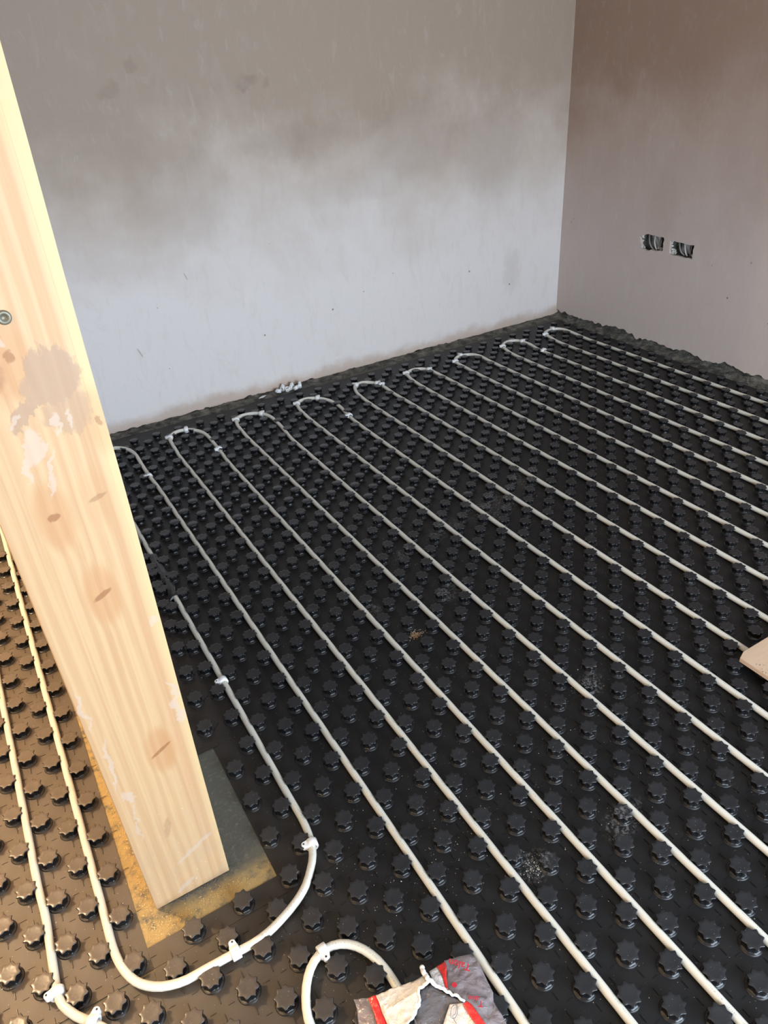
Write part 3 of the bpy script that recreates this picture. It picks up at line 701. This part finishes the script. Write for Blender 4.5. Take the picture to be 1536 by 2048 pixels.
patch('clear_film', FILM_R, M['film'], amp=.003)
patch('milky_panel', WHITE1, M['milky'], amp=.003)
patch('milky_panel', BEIGE, M['milky'], amp=.0015)
patch('milky_panel', WHITE2, M['milky'], amp=.0012)
patch('grey_lining', INNER, M['inner'], amp=.002, zoff=-.003)
patch('red_band', BAND1, M['red'], amp=.0022, zoff=.0012)
patch('red_band', BAND2, M['red'], amp=.0012, zoff=.0012)
patch('red_band', BAND3, M['red'], amp=.0012, zoff=.0014)
for pts, rr in ((RIM, .0045), (RIM2, .0028)):
    bm = bmesh.new(); q = catmull([(x + .24, y + .71, z - .0225) for x, y, z in pts], .0018)
    q = [p + Vector((nz(p.x, p.y, 1, 170), nz(p.x, p.y, 5, 170), nz(p.x, p.y, 9, 170))) * .0022 for p in q]
    tube(bm, q, rr, 10, True, lambda t_: rr * (1 - .55 * t_) * (1 + .35 * nz(t_ * 22, rr * 900))); mesh_obj('twisted_rim', bm, M['white'], bt)
bm = bmesh.new(); tube(bm, catmull([(x + .24, y + .71, z - .0215) for x, y, z in DOODLE], .0015), .00035, 6); mesh_obj('line_drawing', bm, M['pen'], bt)
def text(s, x, y, z, size, rz, mat):
    cu = bpy.data.curves.new('lettering', 'FONT'); cu.body = s; cu.size = size; cu.align_x = 'CENTER'; cu.align_y = 'CENTER'; cu.extrude = .0001
    cu.offset = size * .012
    o = bpy.data.objects.new('lettering', cu); C.objects.link(o); dg = bpy.context.evaluated_depsgraph_get()
    me = bpy.data.meshes.new_from_object(o.evaluated_get(dg)); bpy.data.objects.remove(o); me.materials.clear(); me.materials.append(mat)
    o = bpy.data.objects.new('lettering', me); C.objects.link(o); o.parent = bt; o.location = (x + .24, y + .71, z - .0225); o.rotation_euler = (0, 0, rz)
    return o
text('Talon', -.1700, -.6885, .0405, .0170, math.atan2(-.6761 + .7001, -.1806 + .1586), M['ink'])
bm = bmesh.new(); bmesh.ops.create_cone(bm, cap_ends=True, segments=20, radius1=.0042, radius2=.0042, depth=.0003); o = mesh_obj('printed_dot', bm, M['ink'], bt); o.location = (-.1968 + .24, -.7113 + .71, .0415 - .0225)
text('T', -.1765, -.7585, .0415, .014, 2.5, M['ink'])
text('alon', -.1815, -.7460, .0425, .011, 2.5, M['ink'])

# ------------------------------------------------------------------ crumbs, sawdust, grit (uncountable)
def crumbs(name, label, cat, mat, blobs, z=.0022):
    bm = bmesh.new()
    for (cx, cy, sx, sy, n, r0_, r1_) in blobs:
        for _ in range(n):
            x, y = R.gauss(cx, sx), R.gauss(cy, sy)
            bmesh.ops.create_icosphere(bm, subdivisions=1, radius=R.uniform(r0_, r1_), matrix=Matrix.Translation((x, y, z)) @ Matrix.Rotation(R.uniform(0, 3), 4, 'Z') @ Matrix.Diagonal((R.uniform(.6, 1.6), R.uniform(.5, 1), R.uniform(.4, .8), 1)))
    return tag(mesh_obj(name, bm, mat), label, cat, kind='stuff')
crumbs('plaster_crumbs', 'pale crumbs of plaster scattered over the black panels', 'crumbs', M['crumb'],
       [(.075, -.60, .015, .012, 60, .0005, .0014), (.085, -.61, .004, .004, 60, .0006, .0016), (-.05, -.45, .08, .06, 90, .0005, .0012), (.25, .11, .014, .012, 40, .0005, .0014), (.3, -.2, .4, .3, 90, .0004, .0010),
        (.86, .54, .10, .06, 60, .0005, .0013), (-.2, -.52, .10, .05, 80, .0004, .0011), (.50, -.28, .04, .04, 30, .0005, .0014), (.42, .45, .05, .05, 30, .0004, .0012), (.25, -.62, .1, .08, 40, .0005, .0013), (-.75, -.25, .08, .12, 60, .0005, .0014)])
crumbs('sand_crumbs', 'little heap of brown sand between two studs mid-floor', 'crumbs', M['sand'], [(.247, .108, .009, .007, 150, .0008, .0022)])
crumbs('sawdust', 'golden sawdust scattered on the screed around the post foot', 'sawdust', M['saw'],
       [(-.615, -.05, .008, .12, 260, .0006, .0016), (-.60, -.31, .018, .012, 170, .0005, .0013), (-.50, -.313, .05, .012, 230, .0004, .0011), (-.618, -.25, .008, .06, 120, .0006, .0015)], .0006)
crumbs('dark_grit', 'dark grit along the bottom edge of the post', 'grit', M['grey_crumb'], [(-.505, -.281, .028, .003, 160, .0006, .0018), (-.44, -.272, .012, .008, 40, .0005, .0013)], .0008)
o = None
bm = bmesh.new()
for k in range(70):
    a = R.uniform(.3, 1.95); rr = R.uniform(.002, .007)
    bmesh.ops.create_icosphere(bm, subdivisions=1, radius=rr, matrix=Matrix.Translation((CX - .02 - abs(R.gauss(0, .02)), a, .008 + rr * .3)) @ Matrix.Diagonal((1, R.uniform(.7, 1.6), .7, 1)))
for k in range(60):
    a = R.uniform(-.2, 2.4); rr = R.uniform(.0015, .005)
    bmesh.ops.create_icosphere(bm, subdivisions=1, radius=rr, matrix=Matrix.Translation((a, CY - .02 - abs(R.gauss(0, .02)), .006)) @ Matrix.Diagonal((R.uniform(.7, 1.6), 1, .7, 1)))
tag(mesh_obj('mortar_lumps', bm, M['mortar']), 'dark lumps of mortar strewn along the foot of both walls', 'rubble', kind='stuff')
